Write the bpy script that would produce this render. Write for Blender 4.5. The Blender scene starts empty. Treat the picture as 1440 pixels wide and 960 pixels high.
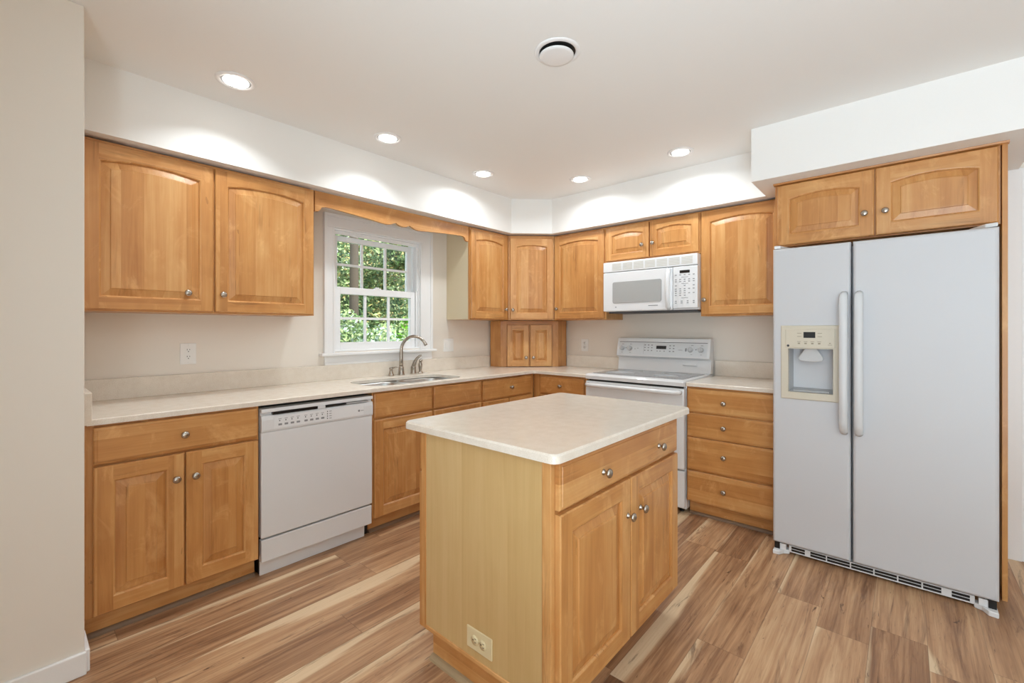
import bpy, math, random
from mathutils import Vector, Matrix
R = random.Random(7)
PI = math.pi
S = bpy.context.scene
COL = S.collection

# ------------------------------------------------------------------ camera, light, exposure
cd = bpy.data.cameras.new('camera'); cam = bpy.data.objects.new('camera', cd); COL.objects.link(cam)
cam.location = (3.086, -3.7128, 1.2769)
cam.rotation_euler = (PI/2, 0, 0.7225)
cd.sensor_width = 36.0; cd.lens = 36*627.21/1440
cd.shift_y = -(480-462.85)/1440
cd.clip_start = 0.02
S.camera = cam
S.view_settings.view_transform = 'Standard'; S.view_settings.look = 'None'
S.view_settings.gamma = 1.0; S.view_settings.use_curve_mapping = False
S.view_settings.exposure = 0.08
S.cycles.max_bounces = 12; S.cycles.diffuse_bounces = 8
S.cycles.use_denoising = True
S.cycles.sample_clamp_indirect = 6.0

W = bpy.data.worlds.new('sky'); S.world = W; W.use_nodes = True
bg = W.node_tree.nodes['Background']
bg.inputs['Color'].default_value = (0.86, 0.93, 1.0, 1); bg.inputs['Strength'].default_value = 2.0

def lamp(name, kind, loc, rot, energy, color=(1, 1, 1), parent=None, **k):
    l = bpy.data.lights.new(name, kind); l.energy = energy; l.color = color
    for a, b in k.items(): setattr(l, a, b)
    o = bpy.data.objects.new(name, l); COL.objects.link(o); o.location = loc; o.rotation_euler = rot
    if parent: o.parent = parent
    return o
lamp('sun', 'SUN', (6, -2, 9), (0, math.radians(38), math.radians(12)), 7.0, (1, .95, .86), angle=.1)
# added fill lamps behind the camera, one facing the kitchen and one facing up
lamp('dining_fill', 'AREA', (3.4, -6.7, 1.35), (PI/2, 0, 0), 12, (.72, .88, 1), shape='RECTANGLE', size=4.6, size_y=2.2)
lamp('ceiling_fill', 'AREA', (3.9, -5.2, .3), (PI, 0, 0), 228, (.70, .875, 1), shape='RECTANGLE', size=2.0, size_y=1.3)  # added upward lamp that brightens the ceiling
DOWNLIGHT_W = 3.3
DOWNLIGHT_FAR_W = 4.3

# ------------------------------------------------------------------ materials
def lin(r, g, b):
    f = lambda c: (c/255/12.92) if c <= 10 else (((c/255)+.055)/1.055)**2.4
    return (f(r), f(g), f(b), 1)
def new_mat(name):
    m = bpy.data.materials.new(name); m.use_nodes = True
    nt = m.node_tree; return m, nt, nt.nodes['Principled BSDF']
def plain(name, c, rough=.5, metal=0.0, bump=0.0, bscale=200, coat=0.0, emit=None, espec=None):
    m, nt, b = new_mat(name)
    b.inputs['Base Color'].default_value = c; b.inputs['Roughness'].default_value = rough
    b.inputs['Metallic'].default_value = metal; b.inputs['Coat Weight'].default_value = coat
    if espec is not None: b.inputs['Specular IOR Level'].default_value = espec
    if emit:
        b.inputs['Emission Color'].default_value = c; b.inputs['Emission Strength'].default_value = emit
    tc = nt.nodes.new('ShaderNodeTexCoord')
    n = nt.nodes.new('ShaderNodeTexNoise'); n.inputs['Scale'].default_value = bscale; n.inputs['Detail'].default_value = 3
    nt.links.new(tc.outputs['Object'], n.inputs['Vector'])
    if bump:
        bp = nt.nodes.new('ShaderNodeBump'); bp.inputs['Strength'].default_value = bump; bp.inputs['Distance'].default_value = .002
        nt.links.new(n.outputs['Fac'], bp.inputs['Height']); nt.links.new(bp.outputs['Normal'], b.inputs['Normal'])
    if not metal:
        mx = nt.nodes.new('ShaderNodeMix'); mx.data_type = 'RGBA'
        mx.inputs[6].default_value = tuple(x*.97 for x in c[:3])+(1,); mx.inputs[7].default_value = c
        nt.links.new(n.outputs['Fac'], mx.inputs[0]); nt.links.new(mx.outputs[2], b.inputs['Base Color'])
    return m
def math_n(nt, op, a, b=None, c=None):
    n = nt.nodes.new('ShaderNodeMath'); n.operation = op
    for i, v in enumerate((a, b, c)):
        if v is None: continue
        if isinstance(v, (int, float)): n.inputs[i].default_value = v
        else: nt.links.new(v, n.inputs[i])
    return n.outputs[0]
def ramp_n(nt, fac, stops):
    r = nt.nodes.new('ShaderNodeValToRGB'); e = r.color_ramp.elements
    while len(e) < len(stops): e.new(.5)
    for k, (p, c) in zip(e, stops): k.position = p; k.color = c
    nt.links.new(fac, r.inputs['Fac']); return r.outputs['Color']
def mix_n(nt, kind, fac, a, b):
    m = nt.nodes.new('ShaderNodeMix'); m.data_type = 'RGBA'; m.blend_type = kind
    for i, v in ((0, fac), (6, a), (7, b)):
        if isinstance(v, (int, float)): m.inputs[i].default_value = v
        elif isinstance(v, tuple): m.inputs[i].default_value = v
        else: nt.links.new(v, m.inputs[i])
    return m.outputs[2]
def wood(name, axis, dark, mid, light, rough=.36, board=.085, tone_amt=.2, contrast=.78, blot=.6):
    """maple: grain runs along z ('z') or along the width ('h'); boards of slightly different tone"""
    m, nt, b = new_mat(name); L = nt.links
    tc = nt.nodes.new('ShaderNodeTexCoord'); oi = nt.nodes.new('ShaderNodeObjectInfo')
    off = nt.nodes.new('ShaderNodeVectorMath'); off.operation = 'SCALE'; off.inputs[0].default_value = (13.1, 7.7, 5.3)
    L.new(oi.outputs['Random'], off.inputs['Scale'])
    at = nt.nodes.new('ShaderNodeAttribute'); at.attribute_name = 'tone'
    sep = nt.nodes.new('ShaderNodeSeparateXYZ'); L.new(tc.outputs['Object'], sep.inputs[0])
    across = math_n(nt, 'ADD', sep.outputs['X'], sep.outputs['Y']) if axis == 'z' else sep.outputs['Z']
    idx = math_n(nt, 'FLOOR', math_n(nt, 'DIVIDE', math_n(nt, 'ADD', across, math_n(nt, 'MULTIPLY', oi.outputs['Random'], 3.7)), board))
    wn = nt.nodes.new('ShaderNodeTexWhiteNoise'); wn.noise_dimensions = '2D'
    cv = nt.nodes.new('ShaderNodeCombineXYZ'); L.new(idx, cv.inputs[0])
    L.new(math_n(nt, 'ADD', math_n(nt, 'MULTIPLY', oi.outputs['Random'], 91.0), math_n(nt, 'MULTIPLY', at.outputs['Fac'], 17.0)), cv.inputs[1])
    L.new(cv.outputs[0], wn.inputs['Vector'])
    add = nt.nodes.new('ShaderNodeVectorMath'); add.operation = 'ADD'
    L.new(tc.outputs['Object'], add.inputs[0]); L.new(off.outputs[0], add.inputs[1])
    add2 = nt.nodes.new('ShaderNodeVectorMath'); add2.operation = 'ADD'
    sc2 = nt.nodes.new('ShaderNodeVectorMath'); sc2.operation = 'SCALE'; sc2.inputs[0].default_value = (3., 3., 3.); L.new(wn.outputs['Value'], sc2.inputs['Scale'])
    L.new(add.outputs[0], add2.inputs[0]); L.new(sc2.outputs[0], add2.inputs[1])
    def noise(scale, detail, rough_, dist=0):
        mp = nt.nodes.new('ShaderNodeMapping'); mp.inputs['Scale'].default_value = scale; L.new(add2.outputs[0], mp.inputs['Vector'])
        n = nt.nodes.new('ShaderNodeTexNoise'); n.inputs['Scale'].default_value = 1; n.inputs['Detail'].default_value = detail
        n.inputs['Roughness'].default_value = rough_; n.inputs['Distortion'].default_value = dist
        L.new(mp.outputs[0], n.inputs['Vector']); return n.outputs['Fac']
    a, c = (26, 1.3) if axis == 'z' else (1.3, 26)
    g = noise((a, a, c), 6, .62, .5)
    fine = noise((a*6, a*6, c*3) if axis == 'z' else (a*3, a*3, c*6), 2, .5)
    bl = noise((5, 5, 3), 3, .55, .8)
    v = math_n(nt, 'ADD', math_n(nt, 'MULTIPLY', math_n(nt, 'SUBTRACT', g, .5), 1.1*contrast), math_n(nt, 'MULTIPLY', math_n(nt, 'SUBTRACT', fine, .5), .25*contrast))
    v = math_n(nt, 'ADD', v, math_n(nt, 'MULTIPLY', math_n(nt, 'SUBTRACT', bl, .5), blot))
    v = math_n(nt, 'ADD', v, math_n(nt, 'MULTIPLY', math_n(nt, 'SUBTRACT', wn.outputs['Value'], .5), tone_amt*1.5))
    v = math_n(nt, 'ADD', v, .5)
    col = ramp_n(nt, v, [(0.05, dark), (.5, mid), (.95, light)])
    k = math_n(nt, 'MULTIPLY', math_n(nt, 'GREATER_THAN', noise((16, 16, 4) if axis == 'z' else (4, 4, 16), 2, .5, 1.5), .77), .35)
    if blot > .4: col = mix_n(nt, 'MIX', k, col, tuple(x*.45 for x in dark[:3])+(1,))
    if blot > .4:
        wear = math_n(nt, 'MULTIPLY', ramp_n(nt, noise((5.5, 5.5, 3.2), 5, .68, 1.2), [(.55, (0, 0, 0, 1)), (.68, (1, 1, 1, 1))]), .34)
        col = mix_n(nt, 'MIX', wear, col, tuple(min(1, x*1.18+.02) for x in light[:3])+(1,))
        sk = noise((48, 48, 3.0) if axis == 'z' else (3.0, 3.0, 48), 4, .62, 1.0); reg = noise((7, 7, 1.6) if axis == 'z' else (1.6, 1.6, 7), 2, .5, .5)
        streak = math_n(nt, 'MULTIPLY', math_n(nt, 'MULTIPLY', ramp_n(nt, sk, [(.52, (0, 0, 0, 1)), (.66, (1, 1, 1, 1))]), ramp_n(nt, reg, [(.56, (0, 0, 0, 1)), (.66, (1, 1, 1, 1))])), .5)
        col = mix_n(nt, 'MIX', streak, col, tuple(x*.5 for x in dark[:3])+(1,))
    L.new(col, b.inputs['Base Color'])
    b.inputs['Roughness'].default_value = rough; b.inputs['Coat Weight'].default_value = .12; b.inputs['Coat Roughness'].default_value = .25
    return m

MAP = (lin(166, 106, 52), lin(197, 140, 80), lin(219, 172, 114))
WZ = wood('maple_vertical', 'z', *MAP)
WH = wood('maple_horizontal', 'h', *MAP)
VEN = wood('pale_maple_veneer', 'z', lin(184, 148, 92), lin(203, 171, 118), lin(219, 191, 142), rough=.42, board=.22, tone_amt=.15, contrast=.55, blot=.25)
SHOE = plain('brown_molding', lin(128, 104, 82), .5)
CREAM = plain('cream_laminate', lin(214, 200, 170), .5)
DARKW = plain('dark_gap', lin(60, 34, 16), .7)
WALL = plain('wall_paint', lin(231, 224, 214), .6, bump=.05, bscale=350)
CEIL = plain('ceiling_paint', lin(240, 240, 238), .65, bump=.05, bscale=300)
TRIM = plain('white_trim_paint', lin(238, 238, 238), .35)
VINYL = plain('white_vinyl', lin(240, 241, 242), .3)
WHITE = plain('white_enamel', lin(226, 228, 230), .22, coat=.3)
FRIDGE = plain('white_textured_steel', lin(202, 204, 208), .34, bump=.25, bscale=900)
HANDLE = plain('fridge_handle_plastic', lin(212, 215, 218), .4)
GREYW = plain('grey_white_plastic', lin(196, 198, 200), .35)  # greyer white for the knobs, paddle and gimbal rings
LGREY = plain('light_grey_plastic', lin(176, 178, 180), .4)
GREYBTN = plain('grey_print', lin(140, 142, 145), .5)
DGREY = plain('dark_grey_print', lin(70, 72, 76), .5)
BLACK = plain('black_plastic', lin(14, 13, 13), .35)
ALMOND = plain('almond_plastic', lin(208, 201, 184), .4)
IVORY = plain('ivory_plate', lin(224, 208, 168), .35)
PLATE = plain('white_plate', lin(236, 236, 234), .35)
NICKEL = plain('brushed_nickel', lin(178, 170, 160), .26, metal=1.0)
STEEL = plain('stainless_steel', lin(190, 190, 188), .28, metal=1.0)
BRASS = plain('hinge_metal', lin(180, 180, 178), .3, metal=1.0)
MESHW = plain('perforated_screen', lin(168, 169, 168), .25)
def quartz():
    m, nt, b = new_mat('cream_quartz'); L = nt.links
    tc = nt.nodes.new('ShaderNodeTexCoord')
    n = nt.nodes.new('ShaderNodeTexNoise'); n.inputs['Scale'].default_value = 420; n.inputs['Detail'].default_value = 2; L.new(tc.outputs['Object'], n.inputs['Vector'])
    n2 = nt.nodes.new('ShaderNodeTexNoise'); n2.inputs['Scale'].default_value = 22; n2.inputs['Detail'].default_value = 4; L.new(tc.outputs['Object'], n2.inputs['Vector'])
    v = math_n(nt, 'ADD', math_n(nt, 'MULTIPLY', n.outputs['Fac'], .7), math_n(nt, 'MULTIPLY', n2.outputs['Fac'], .3))
    L.new(ramp_n(nt, v, [(.3, lin(214, 203, 188)), (.5, lin(229, 220, 207)), (.68, lin(238, 231, 221))]), b.inputs['Base Color'])
    b.inputs['Roughness'].default_value = .16
    return m
QUARTZ = quartz()
def cooktop():
    m, nt, b = new_mat('speckled_glass_cooktop'); L = nt.links
    tc = nt.nodes.new('ShaderNodeTexCoord')
    n = nt.nodes.new('ShaderNodeTexNoise'); n.inputs['Scale'].default_value = 500; L.new(tc.outputs['Object'], n.inputs['Vector'])
    L.new(ramp_n(nt, n.outputs['Fac'], [(.4, lin(70, 70, 72)), (.62, lin(170, 170, 172))]), b.inputs['Base Color'])
    b.inputs['Roughness'].default_value = .06; return m
COOK = cooktop()
def floor_mat():
    m, nt, b = new_mat('hickory_plank_floor'); L = nt.links
    tc = nt.nodes.new('ShaderNodeTexCoord'); sep = nt.nodes.new('ShaderNodeSeparateXYZ'); L.new(tc.outputs['Object'], sep.inputs[0])
    PW, PL = .178, 1.22
    xs = math_n(nt, 'DIVIDE', math_n(nt, 'ADD', sep.outputs['X'], .05), PW); row = math_n(nt, 'FLOOR', xs)
    w1 = nt.nodes.new('ShaderNodeTexWhiteNoise'); w1.noise_dimensions = '1D'; L.new(row, w1.inputs['W'])
    ys = math_n(nt, 'ADD', math_n(nt, 'DIVIDE', sep.outputs['Y'], PL), math_n(nt, 'MULTIPLY', w1.outputs['Value'], 7.3)); colm = math_n(nt, 'FLOOR', ys)
    cv = nt.nodes.new('ShaderNodeCombineXYZ'); L.new(row, cv.inputs[0]); L.new(colm, cv.inputs[1])
    w2 = nt.nodes.new('ShaderNodeTexWhiteNoise'); w2.noise_dimensions = '2D'; L.new(cv.outputs[0], w2.inputs['Vector'])
    sc = nt.nodes.new('ShaderNodeVectorMath'); sc.operation = 'SCALE'; sc.inputs['Scale'].default_value = 23.0; L.new(w2.outputs['Color'], sc.inputs[0])
    ad = nt.nodes.new('ShaderNodeVectorMath'); ad.operation = 'ADD'; L.new(tc.outputs['Object'], ad.inputs[0]); L.new(sc.outputs[0], ad.inputs[1])
    def noise(scale, detail, r=.55, dist=0):
        mp = nt.nodes.new('ShaderNodeMapping'); mp.inputs['Scale'].default_value = scale; L.new(ad.outputs[0], mp.inputs['Vector'])
        n = nt.nodes.new('ShaderNodeTexNoise'); n.inputs['Scale'].default_value = 1; n.inputs['Detail'].default_value = detail
        n.inputs['Roughness'].default_value = r; n.inputs['Distortion'].default_value = dist; L.new(mp.outputs[0], n.inputs['Vector']); return n.outputs['Fac']
    fx0 = math_n(nt, 'FRACT', xs)
    g = noise((24, 1.0, 1), 6, .66, .9)
    f = noise((130, 4, 1), 3, .6)
    blot = noise((5, 1.6, 1), 3, .5, .8)
    v = math_n(nt, 'ADD', math_n(nt, 'MULTIPLY', math_n(nt, 'SUBTRACT', g, .5), 1.25), math_n(nt, 'MULTIPLY', math_n(nt, 'SUBTRACT', f, .5), .5))
    v = math_n(nt, 'ADD', v, math_n(nt, 'MULTIPLY', math_n(nt, 'SUBTRACT', blot, .5), .5))
    v = math_n(nt, 'ADD', v, math_n(nt, 'MULTIPLY', math_n(nt, 'SUBTRACT', w2.outputs['Value'], .5), .34))
    v = math_n(nt, 'ADD', v, .5)
    base = ramp_n(nt, v, [(.1, lin(112, 78, 56)), (.36, lin(150, 111, 80)), (.6, lin(182, 142, 106)), (.9, lin(208, 174, 136))])
    # pale sapwood along one edge of a plank, sharp at the seam and ragged towards the middle
    wob = noise((.6, .75, 1), 2, .5, .2)
    sepc = nt.nodes.new('ShaderNodeSeparateColor'); L.new(w2.outputs['Color'], sepc.inputs[0])
    wid = math_n(nt, 'MULTIPLY', math_n(nt, 'SUBTRACT', wob, .36), math_n(nt, 'MULTIPLY', sepc.outputs[1], 2.2))
    dd = math_n(nt, 'SUBTRACT', wid, fx0)
    edge = math_n(nt, 'ADD', dd, math_n(nt, 'MULTIPLY', math_n(nt, 'SUBTRACT', noise((60, 1.6, 1), 3), .5), .22))
    cream = math_n(nt, 'MULTIPLY', ramp_n(nt, edge, [(.0, (0, 0, 0, 1)), (.1, (1, 1, 1, 1))]), .82)
    c1 = mix_n(nt, 'MIX', cream, base, mix_n(nt, 'MIX', f, lin(214, 186, 148), lin(230, 208, 174)))
    kn = noise((15, 1.7, 1), 5, .68, 1.8)
    dk = math_n(nt, 'MULTIPLY', ramp_n(nt, kn, [(.56, (0, 0, 0, 1)), (.70, (1, 1, 1, 1))]), .7)
    c2 = mix_n(nt, 'MIX', dk, c1, lin(92, 58, 40))
    kn2 = noise((38, 4.2, 1), 4, .62, 2.2)
    dk2 = math_n(nt, 'MULTIPLY', ramp_n(nt, kn2, [(.655, (0, 0, 0, 1)), (.72, (1, 1, 1, 1))]), .85)
    c2 = mix_n(nt, 'MIX', dk2, c2, lin(66, 40, 28))
    fx = math_n(nt, 'FRACT', xs); fy = math_n(nt, 'FRACT', ys)
    ex = math_n(nt, 'LESS_THAN', math_n(nt, 'MINIMUM', fx, math_n(nt, 'SUBTRACT', 1.0, fx)), .008)
    ey = math_n(nt, 'LESS_THAN', math_n(nt, 'MINIMUM', fy, math_n(nt, 'SUBTRACT', 1.0, fy)), .0012)
    seam = math_n(nt, 'MULTIPLY', math_n(nt, 'MAXIMUM', ex, ey), .4)
    L.new(mix_n(nt, 'MIX', seam, c2, lin(90, 60, 40)), b.inputs['Base Color'])
    b.inputs['Roughness'].default_value = .42
    return m
FLOOR = floor_mat()
def glass_mat():
    m = bpy.data.materials.new('window_glass'); m.use_nodes = True; nt = m.node_tree; nt.nodes.clear()
    o = nt.nodes.new('ShaderNodeOutputMaterial'); t = nt.nodes.new('ShaderNodeBsdfTransparent'); g = nt.nodes.new('ShaderNodeBsdfGlossy')
    g.inputs['Roughness'].default_value = .02; t.inputs['Color'].default_value = (.95, .97, .96, 1)
    f = nt.nodes.new('ShaderNodeFresnel'); f.inputs['IOR'].default_value = 1.3; x = nt.nodes.new('ShaderNodeMixShader')
    nt.links.new(f.outputs[0], x.inputs[0]); nt.links.new(t.outputs[0], x.inputs[1]); nt.links.new(g.outputs[0], x.inputs[2]); nt.links.new(x.outputs[0], o.inputs[0])
    return m
GLASS = glass_mat()
LENS = plain('lit_lens', (1, .97, .92, 1), .5, emit=9.0)

# ------------------------------------------------------------------ mesh helper
class M:
    def __init__(s): s.v = []; s.f = []; s.m = []; s.t = []; s.s = []
    def add(s, vs, fs, mi=0, tone=0.0, smooth=False, xf=None):
        b = len(s.v)
        for v in vs:
            v = Vector(v)
            s.v.append(tuple(xf @ v) if xf else tuple(v))
        for f in fs: s.f.append([b+i for i in f]); s.m.append(mi); s.t.append(tone); s.s.append(smooth)
        return s
    def box(s, x0, y0, z0, x1, y1, z1, mi=0, tone=0.0, xf=None):
        x0, x1 = sorted((x0, x1)); y0, y1 = sorted((y0, y1)); z0, z1 = sorted((z0, z1))
        v = [(x0,y0,z0),(x1,y0,z0),(x1,y1,z0),(x0,y1,z0),(x0,y0,z1),(x1,y0,z1),(x1,y1,z1),(x0,y1,z1)]
        return s.add(v, [(0,3,2,1),(4,5,6,7),(0,1,5,4),(1,2,6,5),(2,3,7,6),(3,0,4,7)], mi, tone, False, xf)
    def prism(s, poly, p0, p1, fn, mi=0, tone=0.0, smooth=False):
        """poly: 2-D outline; fn(a, b, p) -> point; extruded from p0 to p1"""
        n = len(poly)
        v = [fn(a, b, p0) for a, b in poly]+[fn(a, b, p1) for a, b in poly]
        s.add(v, [tuple(range(n))[::-1], tuple(range(n, 2*n))], mi, tone)
        return s.add(v, [(i, (i+1) % n, n+(i+1) % n, n+i) for i in range(n)], mi, tone, smooth)
    def loft(s, loops, mi=0, tone=0.0, closed=True, cap0=False, cap1=False, smooth=False, xf=None):
        n = len(loops[0]); v = [p for l in loops for p in l]; f = []
        for k in range(len(loops)-1):
            for i in range(n if closed else n-1):
                j = (i+1) % n; f.append((k*n+i, k*n+j, (k+1)*n+j, (k+1)*n+i))
        s.add(v, f, mi, tone, smooth, xf)
        if cap0: s.add(loops[0], [tuple(range(n))[::-1]], mi, tone, False, xf)
        if cap1: s.add(loops[-1], [tuple(range(n))], mi, tone, False, xf)
        return s
    def lathe(s, prof, org=(0,0,0), d=(0,0,1), seg=20, mi=0, tone=0.0, squash=1.0, smooth=True):
        d = Vector(d).normalized(); q = d.to_track_quat('Z', 'Y'); o = Vector(org)
        loops = [[tuple(o+q @ Vector((r*math.cos(2*PI*i/seg), r*squash*math.sin(2*PI*i/seg), h))) for i in range(seg)] for r, h in prof]
        return s.loft(loops, mi, tone, True, prof[0][0] > 1e-4, prof[-1][0] > 1e-4, smooth)
    def tube(s, pts, rad, seg=14, mi=0, caps=True, flat=1.0, up=None):
        P = [Vector(p) for p in pts]; rad = rad if isinstance(rad, (list, tuple)) else [rad]*len(P)
        loops = []; ref = Vector(up) if up else None
        for i, p in enumerate(P):
            t = (P[min(i+1, len(P)-1)]-P[max(i-1, 0)]).normalized()
            if ref is None: ref = t.orthogonal()
            a = (ref-t*ref.dot(t)).normalized(); ref = a; b = t.cross(a)
            loops.append([tuple(p+rad[i]*(math.cos(2*PI*k/seg)*a+flat*math.sin(2*PI*k/seg)*b)) for k in range(seg)])
        return s.loft(loops, mi, 0, True, caps, caps, True)
    def build(s, name, mats, parent=None, loc=None, rot=None, bevel=0, bseg=2, label=None):
        me = bpy.data.meshes.new(name); me.from_pydata(s.v, [], s.f)
        for m in (mats if isinstance(mats, (list, tuple)) else [mats]): me.materials.append(m)
        me.polygons.foreach_set('material_index', s.m); me.polygons.foreach_set('use_smooth', s.s)
        a = me.attributes.new('tone', 'FLOAT', 'FACE'); a.data.foreach_set('value', s.t)
        import bmesh
        bm = bmesh.new(); bm.from_mesh(me); bmesh.ops.remove_doubles(bm, verts=bm.verts, dist=1e-6); bmesh.ops.recalc_face_normals(bm, faces=bm.faces); bm.to_mesh(me); bm.free()
        o = bpy.data.objects.new(name, me); COL.objects.link(o)
        if parent: o.parent = parent
        if loc: o.location = loc
        if rot: o.rotation_euler = rot
        if bevel:
            md = o.modifiers.new('edge', 'BEVEL'); md.width = bevel; md.segments = bseg; md.limit_method = 'ANGLE'; md.angle_limit = math.radians(40)
        if label: o['label'] = label
        return o
def tag(o, label, cat, group=None, kind=None):
    o['label'] = label; o['category'] = cat
    if group: o['group'] = group
    if kind: o['kind'] = kind
    return o
def thing(name, label, cat, loc=(0,0,0), rz=0.0, group=None):
    o = bpy.data.objects.new(name, None); COL.objects.link(o); o.location = loc; o.rotation_euler = (0, 0, rz); o.empty_display_size = .1
    return tag(o, label, cat, group)
def struct(o, label=None):
    o['kind'] = 'structure'
    if label: o['label'] = label
    return o
def copy_tree(o, parent=None):
    c = o.copy(); COL.objects.link(c)
    if parent: c.parent = parent
    for ch in list(o.children): copy_tree(ch, c)
    return c
def rrect(x0, y0, x1, y1, r, n=6):
    P = []
    for cx, cy, a in ((x1-r, y1-r, 0), (x0+r, y1-r, PI/2), (x0+r, y0+r, PI), (x1-r, y0+r, 3*PI/2)):
        for i in range(n+1):
            t = a+PI/2*i/n; P.append((cx+r*math.cos(t), cy+r*math.sin(t)))
    return P

# ------------------------------------------------------------------ room shell
CZ = 2.476; SB = 2.16
WALL_Y0, WALL_Y1, WZ0, WZ1 = -2.165, -1.385, 1.115, 2.02     # window opening
X1, Y0 = 6.4, -6.8
struct(M().box(-.15, Y0-.6, -.12, X1+.5, .15, 0).build('floor', FLOOR), 'hickory plank floor with pale and brown streaks')
struct(M().box(-.15, Y0-.1, CZ, X1+.1, .15, CZ+.3).build('ceiling', CEIL))
w = M()
w.box(-.15, -3.52, 0, 0, WALL_Y0, CZ); w.box(-.15, WALL_Y1, 0, 0, .15, CZ); w.box(-.15, WALL_Y0, 0, 0, WALL_Y1, WZ0); w.box(-.15, WALL_Y0, WZ1, 0, WALL_Y1, CZ)
struct(w.build('wall_left', WALL))
DX0, DX1, DZ1 = 3.575, 4.39, 2.10
w = M(); w.box(0, 0, 0, DX0, .15, CZ); w.box(DX1, 0, 0, X1, .15, CZ); w.box(DX0, 0, DZ1, DX1, .15, CZ)
struct(w.build('wall_back', WALL))
struct(M().box(-.15, -3.735, 0, .80, -3.52, CZ).build('wall_stub', WALL, bevel=.004))
struct(M().box(-.15, Y0, 0, .77, -3.735, CZ).build('wall_side', WALL))
struct(M().box(.80, -3.735, 0, .815, -3.515, .085).box(.64, -3.52, 0, .80, -3.505, .085).build('baseboard_stub', TRIM, bevel=.004))
struct(M().box(X1, Y0, 0, X1+.1, 0, CZ).build('wall_right', WALL))
struct(M().box(.77, -4.42, 0, 2.75, -4.34, CZ).build('wall_light_block', WALL))  # unseen partition added to keep light from behind the camera off the stub wall
struct(M().box(.77, Y0, 0, 1.0, Y0-.1, CZ).box(5.8, Y0, 0, X1, Y0-.1, CZ).box(1.0, Y0, 2.4, 5.8, Y0-.1, CZ).build('wall_front', WALL))
# soffit over the cabinets, with the diagonal at the corner and the deeper box over the refrigerator
e = .37; k = .38
poly = [(0, -3.52), (e, -3.52), (e, -.64), (.64, -k), (2.393, -k), (2.393, -.755), (3.556, -.755), (3.556, 0), (0, 0)]
struct(M().prism(poly, SB, CZ, lambda a, b, p: (a, b, p)).build('wall_soffit', CEIL))
# baseboards
struct(M().box(3.449, -.014, 0, 3.515, 0, .13).box(4.47, -.014, 0, X1, 0, .13).build('baseboard_back', TRIM, bevel=.004))
# doorway right of the refrigerator
d = M()
d.box(DX0-.065, -.018, 0, DX0+.005, 0, DZ1+.065); d.box(DX1-.005, -.018, 0, DX1+.065, 0, DZ1+.065); d.box(DX0, -.018, DZ1, DX1, 0, DZ1+.065)
d.box(DX0-.006, -.026, 0, DX0-.065, -.018, DZ1+.06)
door1 = struct(d.build('door_1', TRIM, bevel=.003))
sl = M(); sl.box(DX0+.006, .05, .008, DX1-.006, .09, DZ1-.004); sl.box(DX0+.12, .044, .25, DX1-.12, .05, .95); sl.box(DX0+.12, .044, 1.1, DX1-.12, .05, 1.95)
sl.build('door_slab', TRIM, door1, bevel=.004)
M().lathe([(.03, 0), (.03, .006), (.012, .01), (.012, .03), (.028, .04), (.026, .058), (.0, .064)], (DX1-.07, .05, 1.0), (0, -1, 0)).build('door_knob', NICKEL, door1)

# ------------------------------------------------------------------ window over the sink
win = bpy.data.objects.new('window_1', None); COL.objects.link(win); win.location = (0, 0, 0); struct(win, 'white double hung window with grid muntins over the sink')
c = M()
c0, c1 = -2.232, -1.272
for (a, b) in ((c0, WALL_Y0+.012), (WALL_Y1-.012, c1)):
    c.box(0, a, 1.108, .016, b, 2.008)
    q = a if a == c0 else b-.022
    c.box(.016, q, 1.108, .026, q+.022, 2.083)
    q = b-.014 if a == c0 else a
    c.box(.016, q, 1.108, .021, q+.014, 2.008)
c.box(0, c0, 2.0081, .016, c1, 2.105); c.box(.016, c0, 2.0831, .026, c1, 2.105); c.box(.016, WALL_Y0-.002, 2.0082, .021, WALL_Y1+.002, 2.022)
c.build('casing', TRIM, win, bevel=.003)
M().box(-.02, c0-.03, 1.088, .05, c1+.025, 1.108).build('stool', TRIM, win, bevel=.005)
M().box(0, c0+.005, 1.022, .016, c1-.005, 1.089).box(.014, c0+.005, 1.022, .022, c1-.005, 1.04).build('apron', TRIM, win, bevel=.003)
f = M()
for y in (WALL_Y0+.0005, WALL_Y1-.0205): f.box(-.15, y, WZ0+.0125, -.001, y+.02, WZ1-.0225)
f.box(-.15, WALL_Y0+.0005, WZ1-.022, -.001, WALL_Y1-.0005, WZ1-.0005); f.box(-.15, WALL_Y0+.0005, WZ0+.0005, -.001, WALL_Y1-.0005, WZ0+.012)
for y in (WALL_Y0+.0205, WALL_Y1-.0345): f.box(-.028, y, WZ0+.0125, -.018, y+.014, WZ1-.0505); f.box(-.075, y, WZ0+.0125, -.067, y+.014, WZ1-.0225)
f.box(-.028, WALL_Y0+.0205, WZ1-.05, -.018, WALL_Y1-.0205, WZ1-.0225)
f.build('jamb', VINYL, win, bevel=.002)
def sash(name, x, z0, z1, top, bot, sy0, sy1, st):
    g = M(); t = .036
    g.box(x-t, sy0, z0, x, sy0+st, z1); g.box(x-t, sy1-st, z0, x, sy1, z1); g.box(x-t, sy0+st, z0, x-.0008, sy1-st, z0+bot); g.box(x-t, sy0+st, z1-top, x-.0008, sy1-st, z1)
    o = g.build(name, VINYL, win, bevel=.003)
    gy0, gy1, gz0, gz1 = sy0+st, sy1-st, z0+bot, z1-top
    mu = M()
    for i in (1, 2):
        y = gy0+(gy1-gy0)*i/3; mu.box(x-.026, y-.009, gz0, x-.010, y+.009, gz1)
    z = (gz0+gz1)/2; mu.box(x-.0255, gy0, z-.009, x-.0107, gy1, z+.009)
    mu.build('muntin', VINYL, o)
    M().box(x-.020, gy0, gz0, x-.016, gy1, gz1).build('glass_pane', GLASS, o)
    return o
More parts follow.
